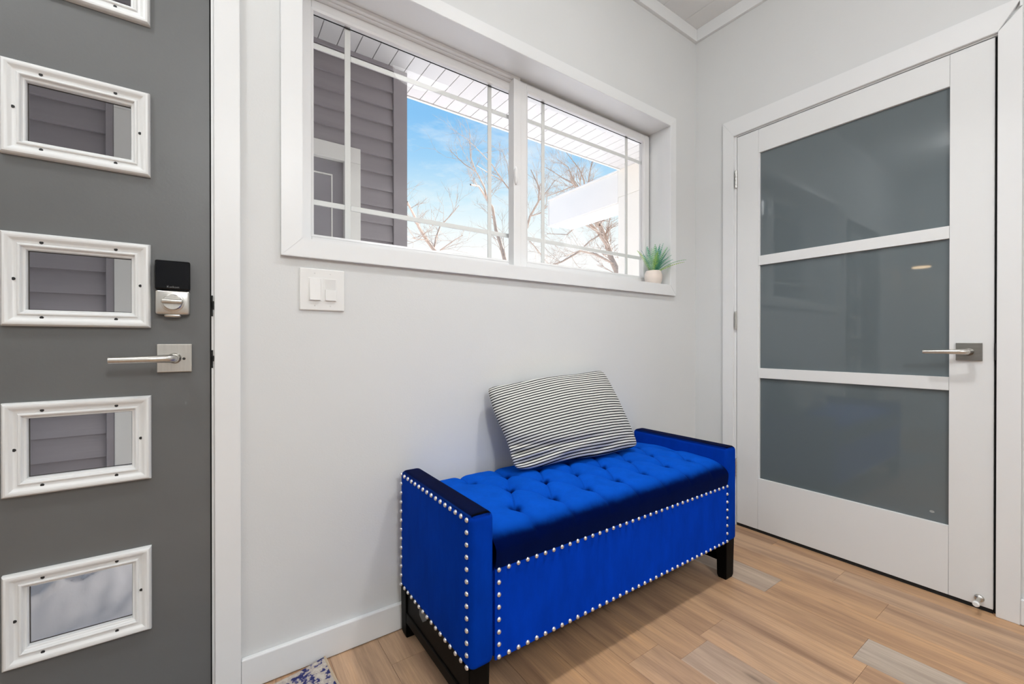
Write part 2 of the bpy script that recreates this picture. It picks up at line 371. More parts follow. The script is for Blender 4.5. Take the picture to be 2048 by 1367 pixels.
# outer vinyl frame: head track lip and perimeter
b = B()
box(b, W0-r, W1+r, 1.535, 1.62, 1.146, WZ1+r, 0.001); box(b, W0-r, W1+r, 1.548, 1.62, WZ0-0.001, 0.330, 0.001)
box(b, W0-r, 0.240, 1.535, 1.62, 0.33, 1.146, 0.001); box(b, W1+0.0005, W1+r, 1.5455, 1.585, 0.33, 1.146)
obj('window_frame', b, SASH, wi)
b = B(); box(b, W0-r, 1.112, 1.520, 1.5345, 1.1500, WZ1+r, 0.001); obj('track_lip', b, SASH, wi)
b = B(); box(b, W1-0.0045, W1+0.0025, 1.528, 1.544, 0.33, 1.150); obj('frame_gap', b, DARK, wi)
def sash(x0, x1, z0, z1, gx0, gx1, gz0, gz1, yf, yg, vx, hz, proud=None):
    b = B(); d = yg + 0.022
    box(b, x0, gx0, yf, d, z0, z1, 0.0015); box(b, gx1, x1, yf, d, z0, z1, 0.0015)
    box(b, gx0, gx1, yf, d, gz1, z1, 0.0015); box(b, gx0, gx1, yf, d, z0, gz0, 0.0015)
    s = obj('sash', b, SASH, wi)
    bm = B(); sweep(bm, gx0-0.001, gx1+0.001, gz0-0.001, gz1+0.001, yf, [(0, 0.0), (0, 0.001), (0.008, -0.002), (0.009, -(yg-yf)+0.004)])
    obj('glazing_bead', bm, SASH, s)
    bobj('spacer', gx0+0.0085, gx1-0.0085, yg+0.001, yg+0.002, gz1-0.0125, gz1-0.0085, DARK, s)
    bobj('pane', gx0-0.002, gx1+0.002, yg, yg+0.003, gz0-0.002, gz1+0.002, GLASS, s)
    for x, w in vx: bobj('muntin', x-w/2, x+w/2, yg+0.006, yg+0.012, gz0, gz1, SASH, s, 0.0015)
    xs = [gx0] + [x for x, w in vx] + [gx1]; ws = [0] + [w/2 for x, w in vx] + [0]
    for z in hz:
        for i in range(3): bobj('muntin', xs[i]+ws[i]+0.0002, xs[i+1]-ws[i+1]-0.0002, yg+0.006, yg+0.012, z-0.009, z+0.009, SASH, s, 0.0015)
    return s
# left (outer) sash sits behind the right (inner) sash
sash(0.240, 1.150, 0.318, 1.146, 0.272, 1.110, 0.355, 1.118, 1.553, 1.570, ((0.394, 0.020), (0.988, 0.018)), (1.0085, 0.477))
s2 = sash(1.0745, 2.006, 0.318, 1.148, 1.146, 1.967, 0.357, 1.118, 1.520, 1.537, ((1.260, 0.018), (1.843, 0.018)), (1.003, 0.470))
bobj('pull_rail', 1.0735, 1.111, 1.516, 1.5215, 0.319, 1.147, SASH, s2, 0.0015)
b = B(); lathe(b, (1.083, 1.516, 0.726), (0, -1, 0), [(0.0175, 0), (0.0175, 0.006), (0.013, 0.011), (0.004, 0.012)], 20)
for v in b.verts: v.co.z = 0.726 + (v.co.z-0.726)*2.2; v.co.x = 1.083 + (v.co.x-1.083)*0.62
obj('sash_latch', b, SASH, s2, 40)

# ---------------------------------------------------------------- entry door (grey, five lites)
ed = empty('door_1', -0.465, YW, ZF, **ST)
EX0, EX1 = -0.9195, -0.0056
lx0, lx1 = -0.377, -0.1265
ltops = [0.9975, 0.6205, 0.2435, -0.1335, -0.5105]; LHt = 0.2075
ox0, ox1 = lx0+0.022, lx1-0.022
b = B(); yd0, yd1 = YW, YW+0.044
box(b, EX0, ox0, yd0, yd1, -0.955, 1.080); box(b, ox1, EX1, yd0, yd1, -0.955, 1.080)
zz = 1.080
for t in ltops:
    box(b, ox0, ox1, yd0, yd1, t-0.018, zz); zz = t-LHt+0.018
box(b, ox0, ox1, yd0, yd1, -0.955, zz)
slab = obj('door_slab', b, DOORG, ed)
prof = [(0, 0), (0, 0.008), (0.0015, 0.0120), (0.0045, 0.0150), (0.0080, 0.0158), (0.0110, 0.0150), (0.0140, 0.0125), (0.0170, 0.0098), (0.0200, 0.0082), (0.0240, 0.0076),
        (0.0250, 0.0100), (0.0265, 0.0112), (0.0285, 0.0112), (0.0300, 0.0098), (0.0310, 0.0050), (0.0330, 0.0030), (0.0355, 0.0022), (0.037, 0.0000), (0.037, -0.012)]
def disc(bm, x, y, z, rad, n=10): lathe(bm, (x, y, z), (0, -1, 0), [(rad, 0), (rad*0.9, 0.0008)], n)
b = B(); disc(b, 0, 0, 0, 0.0037); screw_src = None
for t in ltops:
    bm = B(); sweep(bm, lx0, lx1, t-LHt, t, YW, prof)
    fr = obj('lite_frame', bm, LITE, slab.parent, 25)
    bm = B(); sweep(bm, lx0+0.0366, lx1-0.0366, t-LHt+0.0366, t-0.0366, YW+0.0122, [(0, 0), (0, -0.0012), (0.0022, -0.0012), (0.0022, 0)]); obj('gasket', bm, mat('gasket_grey', (0.10, 0.09, 0.085), 0.7), fr)
    bobj('pane', ox0+0.001, ox1-0.001, YW+0.0140, YW+0.0180, t-LHt+0.020, t-0.020, GLASS, fr)
    cx, cz = (lx0+lx1)/2, t-LHt/2
    for sx_, sz_ in ((-0.063, LHt/2-0.0195), (0.061, LHt/2-0.0195), (-0.063, -LHt/2+0.0195), (0.061, -LHt/2+0.0195), (-0.1058, 0), (0.1058, 0)):
        if screw_src is None:
            bm = B(); disc(bm, cx+sx_, YW-0.0088, cz+sz_, 0.0036); screw_src = obj('screw', bm, HOLE, fr); continue
        copy(screw_src, (cx+sx_, YW-0.0092, cz+sz_-0.0036+H), fr)
# jamb, stop and casing
for x0, x1 in ((-0.9445, -0.9225), (-0.0022, 0.0155)): bobj('jamb', x0, x1, YW+0.0005, YW+WT, ZF, 1.0995, TRIM, ed)
bobj('jamb', -0.9225, -0.0022, YW+0.0005, YW+WT, 1.0835, 1.0995, TRIM, ed)
bobj('weatherstrip', -0.0056, -0.0023, YW+0.006, YW+0.04, ZF, 1.083, DARK, ed)
casing(-0.929, 0.0045, YW, ZF, 1.0900, 0.0585, 0.0585, 0.0585, 0, ed)
bobj('threshold', -0.922, -0.003, YW-0.005, YW+WT, ZF, ZF+0.012, NICKELD, ed)
for z0, z1 in ((0.070, 0.126), (-0.069, -0.021)):
    b = B(); box(b, -0.0022, 0.0012, YW-0.0022, YW+0.004, z0, z1, 0.001); box(b, -0.0022, 0.0034, YW-0.0022, YW+0.004, z0+0.018, z1-0.015, 0.001); obj('strike_plate', b, HOLE, ed)
# keypad deadbolt interior
b = B(); box(b, -0.117, -0.0475, YW-0.022, YW, 0.070, 0.1325, 0.006, 3); lathe(b, (-0.083, YW-0.021, 0.1015), (0, -1, 0), [(0.0245, 0), (0.0245, 0.002), (0.022, 0.003)], 32)
box(b, -0.100, -0.066, YW-0.018, YW, 0.0635, 0.073, 0.004, 3)
db = obj('deadbolt', b, NICKEL, ed, 35)
bobj('battery_cover', -0.1178, -0.0467, YW-0.024, YW, 0.1328, 0.2070, BLACKP, db, 0.004)
b = B(); lathe(b, (-0.083, YW-0.0235, 0.1015), (0, -1, 0), [(0.0205, 0), (0.0205, 0.004), (0.018, 0.006)], 28)
box(b, -0.105, -0.061, YW-0.040, YW-0.026, 0.0975, 0.1085, 0.004, 3); obj('turn_piece', b, NICKEL, db, 35)
def text(s, size, loc, rot, m, parent, name):
    cu = bpy.data.curves.new(name, 'FONT'); cu.body = s; cu.size = size; cu.align_x = 'CENTER'; cu.extrude = 0.0002
    o = bpy.data.objects.new(name, cu); COL.objects.link(o); bpy.context.view_layer.update()
    me = bpy.data.meshes.new_from_object(o.evaluated_get(bpy.context.evaluated_depsgraph_get())); bpy.data.objects.remove(o)
    bm = B(); bm.from_mesh(me); bm.transform(Matrix.Translation(loc) @ rot.to_4x4()); obj(name, bm, m, parent)
text('Kwikset', 0.0078, Vector((-0.0815, YW-0.0243, 0.1375)), Matrix.Rotation(math.pi/2, 3, 'X'), GREYTX, db, 'lettering')
# lever handle
def lever(xc, zc, nm):
    b = B(); box(b, xc-0.0355, xc+0.0355, YW-0.008, YW, zc-0.036, zc+0.036, 0.0015); ro = obj(nm, b, NICKEL, ed)
    b = B(); lathe(b, (xc, YW-0.008, zc), (0, -1, 0), [(0.014, 0), (0.014, 0.003), (0.0105, 0.006), (0.0105, 0.042)], 20)
    pts = [(xc, YW-0.046, zc), (xc-0.004, YW-0.055, zc), (xc-0.016, YW-0.060, zc), (xc-0.05, YW-0.061, zc-0.001), (xc-0.118, YW-0.060, zc-0.002)]
    tube(b, pts, [0.0105, 0.0105, 0.0095, 0.0085, 0.0075], 12)
    obj('lever', b, NICKEL, ro, 50)
    b = B(); lathe(b, (xc+0.019, YW-0.008, zc-0.002), (0, -1, 0), [(0.0035, 0), (0.0025, 0.002)], 10); obj('privacy_pin', b, HOLE, ro)
lever(-0.0797, -0.0405, 'lever_handle')

# ---------------------------------------------------------------- white door with smoked glass panels
wd = empty('door_2', XR, (D0+D1)/2, ZF, **ST)
XD = 2.2715; XB = XD+0.040
g0, g1 = 0.372, 1.0525
bobj('stile', XD, XB, g1+0.0065, D1, DZ0, DZ1, DOORW, wd, 0.0008); bobj('stile', XD, XB, D0, g0-0.0015, DZ0, DZ1, DOORW, wd, 0.0008)
rails = [(0.962, DZ1), (0.391, 0.4385), (-0.181, -0.131), (DZ0, -0.692)]
for z0, z1 in rails: bobj('rail', XD, XB, g0-0.0008, g1+0.0058, z0, z1, DOORW, wd, 0.0008)
for z0, z1 in ((0.4385, 0.962), (-0.131, 0.391), (-0.692, -0.181)):
    bobj('glass_panel', XD+0.012, XD+0.020, g0-0.0015, g1+0.0065, z0-0.001, z1+0.001, FROST, wd)
    bobj('glass_stop', XD+0.003, XD+0.012, g1, g1+0.0066, z0, z1, DOORW, wd)
# maker's stamp in the corner of the lowest pane
b = B(); lathe(b, (XD+0.0121, 0.418, -0.656), (-1, 0, 0), [(0.005, 0), (0.0045, 0.0003)], 16)
for v in b.verts: v.co.y = 0.418+(v.co.y-0.418)*1.5
obj('glass_stamp', b, mat('etched', (0.30, 0.32, 0.32), 0.5), wd)
# jambs, black gap, casings
for y0, y1 in ((D1+0.003, D1+0.0195), (D0-0.0195, D0-0.006)): bobj('jamb', XD+0.001, XR+WT, y0, y1, ZF, DZ1+0.0195, TRIM, wd)
bobj('jamb', XD+0.001, XR+WT, D0-0.006, D1+0.003, DZ1+0.0045, DZ1+0.0195, TRIM, wd)
bobj('gap_shadow', XD+0.012, XB, D0-0.006, D0-0.0003, ZF, DZ1+0.004, DARK, wd)
bobj('door_gap_shade', XD+0.003, XB-0.004, D0+0.001, D1-0.001, ZF+0.0008, DZ0-0.0003, DARK, wd)  # black strip added to stand in for the shade under the door
CX = XR-0.014
def quad_prism_x(q, x0, x1, m, parent, nm):
    b = B(); f = [b.verts.new((x0, y, z)) for y, z in q]; k = [b.verts.new((x1, y, z)) for y, z in q]
    b.faces.new(f); b.faces.new(k[::-1])
    for a in range(4): b.faces.new((f[a], f[(a+1) % 4], k[(a+1) % 4], k[a]))
    bmesh.ops.bevel(b, geom=b.edges[:], offset=0.0012, segments=2, affect='EDGES'); obj(nm, b, m, parent)
yi1, yi0, zi, zo = 1.1795, 0.2500, 1.0895, 1.1780
quad_prism_x([(yi1, ZF), (1.2365, ZF), (1.2365, zo), (yi1, zi)], CX, XR, TRIM, wd, 'casing')
quad_prism_x([(yi0, ZF), (0.1940, ZF), (0.1940, zi+0.058), (yi0, zi)], CX, XR, TRIM, wd, 'casing')
quad_prism_x([(yi1, zi), (1.2365, zo), (0.1940, zo), (yi0, zi)], CX, XR, TRIM, wd, 'casing')
bobj('casing_cap', CX+0.0005, XR, 0.1940, 0.2005, zi+0.058, zo-0.001, TRIM, wd)
# hinges on the left edge
for zc in (0.8605, 0.117, -0.66):
    b = B()
    for i in range(5):
        z0 = zc-0.0465+i*0.0186; lathe(b, (XD-0.006, D1+0.0035, z0+0.0006), (0, 0, 1), [(0.0062, 0), (0.0062, 0.0172)], 12)
    box(b, XD-0.006, XD+0.001, D1+0.001, D1+0.003, zc-0.0465, zc+0.0465)
    obj('hinge', b, NICKEL, wd, 40)
# latch face on the right gap
b = B(); box(b, XD-0.006, XD+0.01, D0-0.0085, D0-0.001, -0.064, -0.005, 0.0015); obj('strike_plate', b, HOLE, wd)
# lever handle on the door
yc, zc = 0.3185, -0.0345
b = B(); box(b, XD-0.008, XD, yc-0.0335, yc+0.0335, zc-0.0325, zc+0.0325, 0.0012); ro = obj('lever_handle', b, NICKELD, wd)
b = B(); lathe(b, (XD-0.008, yc, zc), (-1, 0, 0), [(0.0135, 0), (0.0135, 0.003), (0.0100, 0.006), (0.0100, 0.042)], 20)
tube(b, [(XD-0.046, yc, zc), (XD-0.055, yc+0.004, zc), (XD-0.060, yc+0.016, zc), (XD-0.061, yc+0.05, zc), (XD-0.060, yc+0.113, zc-0.001)], [0.0100, 0.0100, 0.0092, 0.0080, 0.0068], 12)
obj('lever', b, NICKEL, ro, 50)
# spring door stop screwed low on the door
b = B(); lathe(b, (XD, 0.291, -0.9255), (-1, 0, 0), [(0.0135, 0), (0.0130, 0.004), (0.0105, 0.007), (0.0060, 0.009), (0.0055, 0.052)], 20); ds = obj('door_stop', b, NICKEL, wd, 40)
b = B(); lathe(b, (XD-0.052, 0.291, -0.9255), (-1, 0, 0), [(0.0070, 0), (0.0095, 0.004), (0.0095, 0.012), (0.0070, 0.016), (0.0015, 0.0162)], 18); obj('rubber_tip', b, PLATE, ds, 40)

# ---------------------------------------------------------------- light switch
sw = empty('light_switch', 0.2755, YW, 0.0965, label='white two-gang rocker switch plate on the wall below the window corner', cat='light switch')
bobj('wall_plate', 0.2115, 0.3395, YW-0.0065, YW, 0.0965, 0.2230, PLATE, sw, 0.003)
for x in (0.2535, 0.2975):
    b = B(); box(b, x-0.0185, x+0.0185, YW-0.0072, YW-0.005, 0.1255, 0.1945, 0.0005); obj('rocker_frame', b, PLATE, sw)
def rocker(xc, z0, z1, yt, yb, m, nm):
    b = B(); x0, x1 = xc-0.0150, xc+0.0150
    f = [b.verts.new(p) for p in ((x0, YW-0.007-yb, z0), (x1, YW-0.007-yb, z0), (x1, YW-0.007-yt, z1), (x0, YW-0.007-yt, z1))]
    k = [b.verts.new((v.co.x, YW-0.005, v.co.z)) for v in f]; b.faces.new(f); b.faces.new(k[::-1])
    for a in range(4): b.faces.new((f[a], k[a], k[(a+1) % 4], f[(a+1) % 4]))
    obj(nm, b, m, sw)
rocker(0.2535, 0.1275, 0.1925, 0.0005, 0.0065, PLATE, 'rocker')
rocker(0.2975, 0.1275, 0.1600, 0.0050, 0.0055, PLATE, 'rocker')
rocker(0.2975, 0.1602, 0.1925, 0.0008, 0.0008, PLATEG, 'dimmer_slot')
for x in (0.2535, 0.2975):
    for z in (0.111, 0.209):
        b = B(); lathe(b, (x, YW-0.0064, z), (0, -1, 0), [(0.0022, 0), (0.0018, 0.0006)], 10); obj('screw', b, PLATEG, sw)

# ---------------------------------------------------------------- storage bench
bx0, bx1, by0, by1 = 0.5105, 1.7635, 0.9035, 1.3780
aw = 0.0715; az0, az1 = -0.8085, -0.4245
be = empty('storage_bench', (bx0+bx1)/2, (by0+by1)/2, ZF, label='royal blue velvet storage bench with tufted seat and silver nailhead trim', cat='bench')
def arm(x0, x1):
    b = B(); box(b, x0, x1, by0, by1, az0, az1, 0.018, 5)
    return nap_shade(obj('arm', b, V_SIDE, be, 40), lambda c: 1.0 if c.z > az1-0.003 else (0.55 if c.z > az1-0.008 else 0.0))
arm(bx0, bx0+aw); arm(bx1-aw, bx1)
sx0, sx1 = bx0+aw+0.0005, bx1-aw-0.0005
bobj('storage_box', sx0, sx1, by0+0.010, by1-0.004, -0.800, -0.580, V_PANEL, be, 0.004)
fp = bobj('front_panel', sx0+0.001, sx1-0.001, by0+0.002, by0+0.0095, -0.806, -0.570, V_PANEL, be, 0.003)
# tufted seat: one sheet wrapped from the front lip over the top to the back
btn = []
for ry, xo in ((1.012, 0.722), (1.140, 0.793), (1.268, 0.722)):
    k = 0
    while xo + 0.1435*k < sx1-0.03: btn.append((xo+0.1435*k, ry)); k += 1
SY0, SY1, R_ = by0-0.002, by1-0.006, 0.048
ZT, ZB_ = -0.4825, -0.5740
segs = []
for A in btn:
    for Bq in btn:
        d = math.hypot(A[0]-Bq[0], A[1]-Bq[1])
        if A < Bq and 0.09 < d < 0.17 and A[1] != Bq[1]: segs.append((A, Bq))
for A in btn:
    if abs(A[1]-1.012) < 0.01: segs.append((A, (A[0], SY0)))
    if abs(A[1]-1.268) < 0.01: segs.append((A, (A[0], SY1)))
def tuft(x, y):
    h = 0.0
    for bx, by in btn:
        q = (x-bx)**2+(y-by)**2
        if q < 0.02: h -= 0.013*math.exp(-q/(2*0.025**2)) + 0.021*math.exp(-q/(2*0.011**2))
    cr = 0.0
    for (ax, ay), (cx, cy) in segs:
        if min(ax, cx)-0.05 > x or max(ax, cx)+0.05 < x: continue
        dx, dy = cx-ax, cy-ay; L2 = dx*dx+dy*dy; t = max(0, min(1, ((x-ax)*dx+(y-ay)*dy)/L2)); q = (x-ax-t*dx)**2+(y-ay-t*dy)**2
        cr = max(cr, math.exp(-q/(2*0.011**2))*0.0065 + math.exp(-q/(2*0.0035**2))*0.0040)
    return h - cr
def seat(u, v):
    x = sx0 + 0.001 + (sx1-sx0-0.002)*u
    # v: 0-.12 front face, .12-.24 corner, .24-.9 top, .9-1 back
    if v < 0.10:
        y, z = SY0 + 0.004 - 0.006*math.sin(math.pi*v/0.10*0.5), ZB_ + (ZT-R_-ZB_)*v/0.10
    elif v < 0.24:
        a = (v-0.10)/0.14*math.pi/2; y = SY0 - 0.002 + R_*1.25*(1-math.cos(a)); z = ZT-R_+R_*math.sin(a)
    elif v < 0.92:
        y = SY0-0.002+R_*1.25 + (SY1-0.02-(SY0-0.002+R_*1.25))*(v-0.24)/0.68; z = ZT
    else:
        a = (v-0.92)/0.08*math.pi/2; y = SY1-0.02+0.02*math.sin(a); z = ZT-(ZT-ZB_)*(1-math.cos(a))**1.0
    w = max(0, min(1, (z-(ZT-R_))/R_))
    ed = min(u, 1-u)*(sx1-sx0)
    crown = 0.018*math.sin(math.pi*max(0, min(1, (y-SY0)/(SY1-SY0))))**0.7
    z += w*(tuft(x, max(y, SY0+0.012)) + crown - 0.014*math.exp(-ed/0.022))
    if v < 0.24:
        pl = sum(math.exp(-((x-bx)/0.012)**2) for bx, by in btn if abs(by-1.012) < 0.01)
        y += 0.004*pl*w
    z += 0.0012*noise.noise(Vector((x*22, y*22, 0)))*w
    return Vector((x, y, z))
b = B(); grid(b, 260, 130, seat)
def lip(c):  # paints shade into tuft pits, creases and the front face, along with the nap
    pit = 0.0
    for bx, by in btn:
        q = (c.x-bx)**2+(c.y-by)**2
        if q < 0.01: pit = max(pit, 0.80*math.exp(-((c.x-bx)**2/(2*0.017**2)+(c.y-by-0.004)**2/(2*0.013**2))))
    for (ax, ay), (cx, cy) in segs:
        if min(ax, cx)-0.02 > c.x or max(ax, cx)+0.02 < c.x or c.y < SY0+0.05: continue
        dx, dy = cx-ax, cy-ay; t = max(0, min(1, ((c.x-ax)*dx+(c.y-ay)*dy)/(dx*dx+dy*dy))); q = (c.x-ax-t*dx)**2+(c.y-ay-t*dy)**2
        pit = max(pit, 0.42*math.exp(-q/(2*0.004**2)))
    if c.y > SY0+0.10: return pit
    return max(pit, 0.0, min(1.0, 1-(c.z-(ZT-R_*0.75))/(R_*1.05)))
seat_o = nap_shade(obj('seat_cushion', b, V_SEAT, be, 180), lip)
bsrc = None
for bx, by in btn:
    z = seat((bx-sx0)/(sx1-sx0), 0.24 + 0.68*(by-(SY0-0.002+R_*1.25))/(SY1-0.02-(SY0-0.002+R_*1.25))).z
    if bsrc is None:
        bm = B(); lathe(bm, (bx, by, z-0.001), (0, 0, 1), [(0.0095, 0), (0.0090, 0.0025), (0.0060, 0.0045), (0.0015, 0.005)], 14); bsrc = obj('button', bm, V_SEAT, seat_o, 180)
    else: copy(bsrc, (bx, by, z-0.001+H), seat_o)
# nailheads
bm = B(); lathe(bm, (0, 0, 0), (0, -1, 0), [(0.0064, -0.001), (0.0064, 0.0006), (0.0058, 0.0024), (0.0042, 0.0041), (0.0017, 0.0049)], 12)
nail = None
def put_nail(x, y, z, rz):
    global nail
    if nail is None:
        me = bpy.data.meshes.new('nailhead'); bmesh.ops.recalc_face_normals(bm, faces=bm.faces[:]); bm.to_mesh(me); me.materials.append(NAIL)
        for p in me.polygons: p.use_smooth = True
        nail = bpy.data.objects.new('nailhead', me); place(nail, Vector((x, y, z+H)), be); nail.rotation_euler = (0, 0, rz)
    else: copy(nail, (x, y, z+H), be, (0, 0, rz))
def run(a, b2, n): return [a+(b2-a)*i/n for i in range(n+1)]
yn = by0 + 0.002
nx0, nx1, nz0, nz1 = 0.5945, 1.6905, -0.7985, -0.5775
for x in run(nx0, nx1, 36): put_nail(x, yn, nz1, 0); put_nail(x, yn, nz0, 0)
for z in run(nz0, nz1, 7)[1:-1]: put_nail(nx0, yn, z, 0); put_nail(nx1, yn, z, 0)
ay0, ay1, anz0, anz1 = 0.9205, 1.3640, -0.7990, -0.4365
for y in run(ay0, ay1, 15): put_nail(bx0, y, anz1, -math.pi/2); put_nail(bx0, y, anz0, -math.pi/2)
for z in run(anz0, anz1, 12)[1:-1]: put_nail(bx0, ay0, z, -math.pi/2); put_nail(bx0, ay1, z, -math.pi/2)
# legs and side rails
def leg(x0, x1, y0, y1):
    b = B(); t = 0.004
    T = [(x0, y0), (x1, y0), (x1, y1), (x0, y1)]; cx, cy = (x0+x1)/2, (y0+y1)/2
    A = [b.verts.new((x, y, az0+0.004)) for x, y in T]
    M = [b.verts.new((x+(t if x < cx else -t)*0.6, y+(t if y < cy else -t)*0.6, ZF+0.012)) for x, y in T]
    Z = [b.verts.new((x+(t if x < cx else -t)*1.5, y+(t if y < cy else -t)*1.5, ZF)) for x, y in T]
    skin(b, [A, M, Z]); bmesh.ops.bevel(b, geom=b.edges[:], offset=0.0015, segments=2, affect='EDGES'); obj('leg', b, LEG, be)
lx = ((bx0+0.002, bx0+0.062), (bx1-0.062, bx1-0.002)); ly = ((by0+0.010, by0+0.054), (by1-0.046, by1-0.002))
for X in lx:
    for Y in ly: leg(*X, *Y)
for X in ((bx0+0.008, bx0+0.028), (bx1-0.028, bx1-0.008)):
    bobj('side_rail', *X, ly[0][1]-0.002, ly[1][0]+0.002, -0.912, az0+0.004, LEG, be, 0.003)
    bobj('stretcher', X[0]-0.004 if X[0] < 1 else X[0], X[1] if X[0] < 1 else X[1]+0.004, ly[0][1]-0.002, ly[1][0]+0.002, -0.914, -0.880, LEG, be, 0.003)
b = B(); f = [b.verts.new((bx0+0.003, y, z)) for y, z in ((1.226, -0.803), (1.222, -0.829), (1.198, -0.838), (1.170, -0.818), (1.170, -0.803))]
k = [b.verts.new((v.co.x+0.0015, v.co.y, v.co.z)) for v in f]; skin(b, [f, k]); obj('fabric_tab', b, mat('tab_grey', (0.09, 0.10, 0.11), 0.6), be, label='grey tab hanging below the side panel')

# ---------------------------------------------------------------- striped pillow
def stripe():
    m = bpy.data.materials.new('ticking_stripe'); m.use_nodes = True; t = m.node_tree; p = t.nodes['Principled BSDF']; p.inputs['Roughness'].default_value = 0.85
    p.inputs['Specular IOR Level'].default_value = 0.15
    uv = N(t, 'ShaderNodeUVMap'); uv.uv_map = 'UVMap'; s = N(t, 'ShaderNodeSeparateXYZ'); t.links.new(uv.outputs[0], s.inputs[0])
    nz = N(t, 'ShaderNodeTexNoise'); nz.inputs['Scale'].default_value = 5; t.links.new(uv.outputs[0], nz.inputs['Vector'])
    a = N(t, 'ShaderNodeMath', operation='MULTIPLY_ADD'); a.inputs[1].default_value = 0.010; t.links.new(nz.outputs[0], a.inputs[0]); t.links.new(s.outputs['Y'], a.inputs[2])
    q = N(t, 'ShaderNodeMath', operation='MULTIPLY'); q.inputs[1].default_value = 33; t.links.new(a.outputs[0], q.inputs[0])
    fr = N(t, 'ShaderNodeMath', operation='FRACT'); t.links.new(q.outputs[0], fr.inputs[0])
    r = N(t, 'ShaderNodeValToRGB'); e = r.color_ramp.elements
    e[0].position = 0.0; e[0].color = (0.014, 0.015, 0.020, 1); e[1].position = 0.37; e[1].color = (0.014, 0.015, 0.020, 1)
    x = e.new(0.43); x.color = (0.66, 0.65, 0.61, 1); x = e.new(0.95); x.color = (0.66, 0.65, 0.61, 1); x = e.new(1.0); x.color = (0.014, 0.015, 0.02, 1)
    t.links.new(fr.outputs[0], r.inputs[0]); t.links.new(r.outputs[0], p.inputs['Base Color'])
    wv = N(t, 'ShaderNodeTexNoise'); wv.inputs['Scale'].default_value = 260; t.links.new(uv.outputs[0], wv.inputs['Vector'])
    b = N(t, 'ShaderNodeBump'); b.inputs['Strength'].default_value = 0.15; b.inputs['Distance'].default_value = 0.001; t.links.new(wv.outputs[0], b.inputs['Height']); t.links.new(b.outputs[0], p.inputs['Normal'])
    return m
STRIPE = stripe()
PTL, PTR, PBL, PBR = Vector((0.832, 1.366, -0.166)), Vector((1.458, 1.362, -0.122)), Vector((0.880, 1.228, -0.458)), Vector((1.500, 1.188, -0.452))
pn = ((PTR-PTL).cross(PBL-PTL)).normalized()
if pn.y > 0: pn = -pn
def pillow_sheet(u, v, side):
    a, c = 2*u-1, 2*v-1
    # edges pull in between the corners
    rc = 0.045*abs(a*c)**9; uu = 0.5 + 0.5*a*(1-(0.022 if a < 0 else 0.004)*(1-c*c)*a*a - rc + 0.012*math.sin(c*5.2)*(a < 0)*a*a); vv = 0.5 + 0.5*c*(1-(0.030 if c > 0 else 0.012)*(1-a*a)*c*c - rc*1.3 + (0.022*math.sin(a*4.6+2.1) if c > 0 else 0.02*math.sin(a*5.5))*c*c*(1-a**4))
    top = PTL.lerp(PTR, uu); bot = PBL.lerp(PBR, uu); p = bot.lerp(top, vv)
    th = (max(0, (1-a**2)*(1-c**2)))**0.42
    amp = 0.072 if side > 0 else 0.045
    p = p + pn*side*amp*th
    if side > 0:
        # folds radiating from the lower left and left edge
        f = 0.0
        for (fx, fy, ang, ln, wd_, am) in ((-0.99, -0.62, 0.00, 0.50, 0.034, 0.040), (-1.0, -0.44, -0.16, 0.34, 0.030, 0.026), (-0.95, -0.86, 0.13, 0.55, 0.040, 0.028), (-1.0, -0.36, -0.12, 0.22, 0.035, 0.014), (-1.0, 0.42, 0.55, 0.16, 0.04, 0.016), (-0.35, -0.95, 0.16, 0.35, 0.045, 0.018), (0.15, -0.90, 0.14, 0.55, 0.035, 0.012), (-0.45, 0.88, 0.05, 0.5, 0.04, 0.008)):
            dx, dy = a-fx, (c-fy)*0.6; s = dx*math.cos(ang)+dy*math.sin(ang); n_ = -dx*math.sin(ang)+dy*math.cos(ang)
            if s > -0.1: f -= am*math.exp(-(n_/wd_)**2)*math.exp(-max(0, s)/ln)*min(1, (s+0.1)/0.15)
        p = p + pn*f*min(1, th*2.2)
        p = p + pn*0.004*noise.noise(Vector((a*2.2, c*2.2, 3)))*th
    return p
b = B(); nu, nv = 130, 100
F = grid(b, nu, nv, lambda u, v: pillow_sheet(u, v, 1)); G = grid(b, nu, nv, lambda u, v: pillow_sheet(u, v, -1))
uvl = b.loops.layers.uv.new('UVMap'); idx = {}
for S in (F, G):
    for j, rw in enumerate(S):
        for i, v in enumerate(rw): idx[v] = (i/nu, j/nv + 0.055*(1-i/nu)**2.2 - 0.02*math.sin(math.pi*i/nu))
for f in b.faces:
    for l in f.loops: l[uvl].uv = idx[l.vert]
bmesh.ops.remove_doubles(b, verts=b.verts[:], dist=1e-5)
obj('throw_pillow', b, STRIPE, None, 180, label='cream pillow with thin black stripes leaning on the wall on the blue bench', cat='pillow')

# ---------------------------------------------------------------- potted fern on the sill
PX, PY, PZ = 1.952, 1.452, WZ0-0.001
pf = empty('potted_fern', PX, PY, PZ, label='small artificial fern in a round cream pot on the window sill', cat='plant')
b = B(); lathe(b, (PX, PY, PZ), (0, 0, 1), [(0.030, 0), (0.036, 0.004), (0.0435, 0.020), (0.0465, 0.040), (0.0455, 0.058), (0.0405, 0.074), (0.0380, 0.078), (0.0360, 0.076), (0.0355, 0.066)], 32, True, False); obj('pot', b, POT, pf, 50)
b = B(); lathe(b, (PX, PY, PZ+0.060), (0, 0, 1), [(0.0385, 0), (0.036, 0.008), (0.012, 0.013)], 24); obj('moss', b, SOIL, pf, 60)
greens = [(0.42, 0.66, 0.09), (0.06, 0.36, 0.24), (0.05, 0.29, 0.20), (0.22, 0.55, 0.20), (0.16, 0.48, 0.31), (0.50, 0.74, 0.52)]
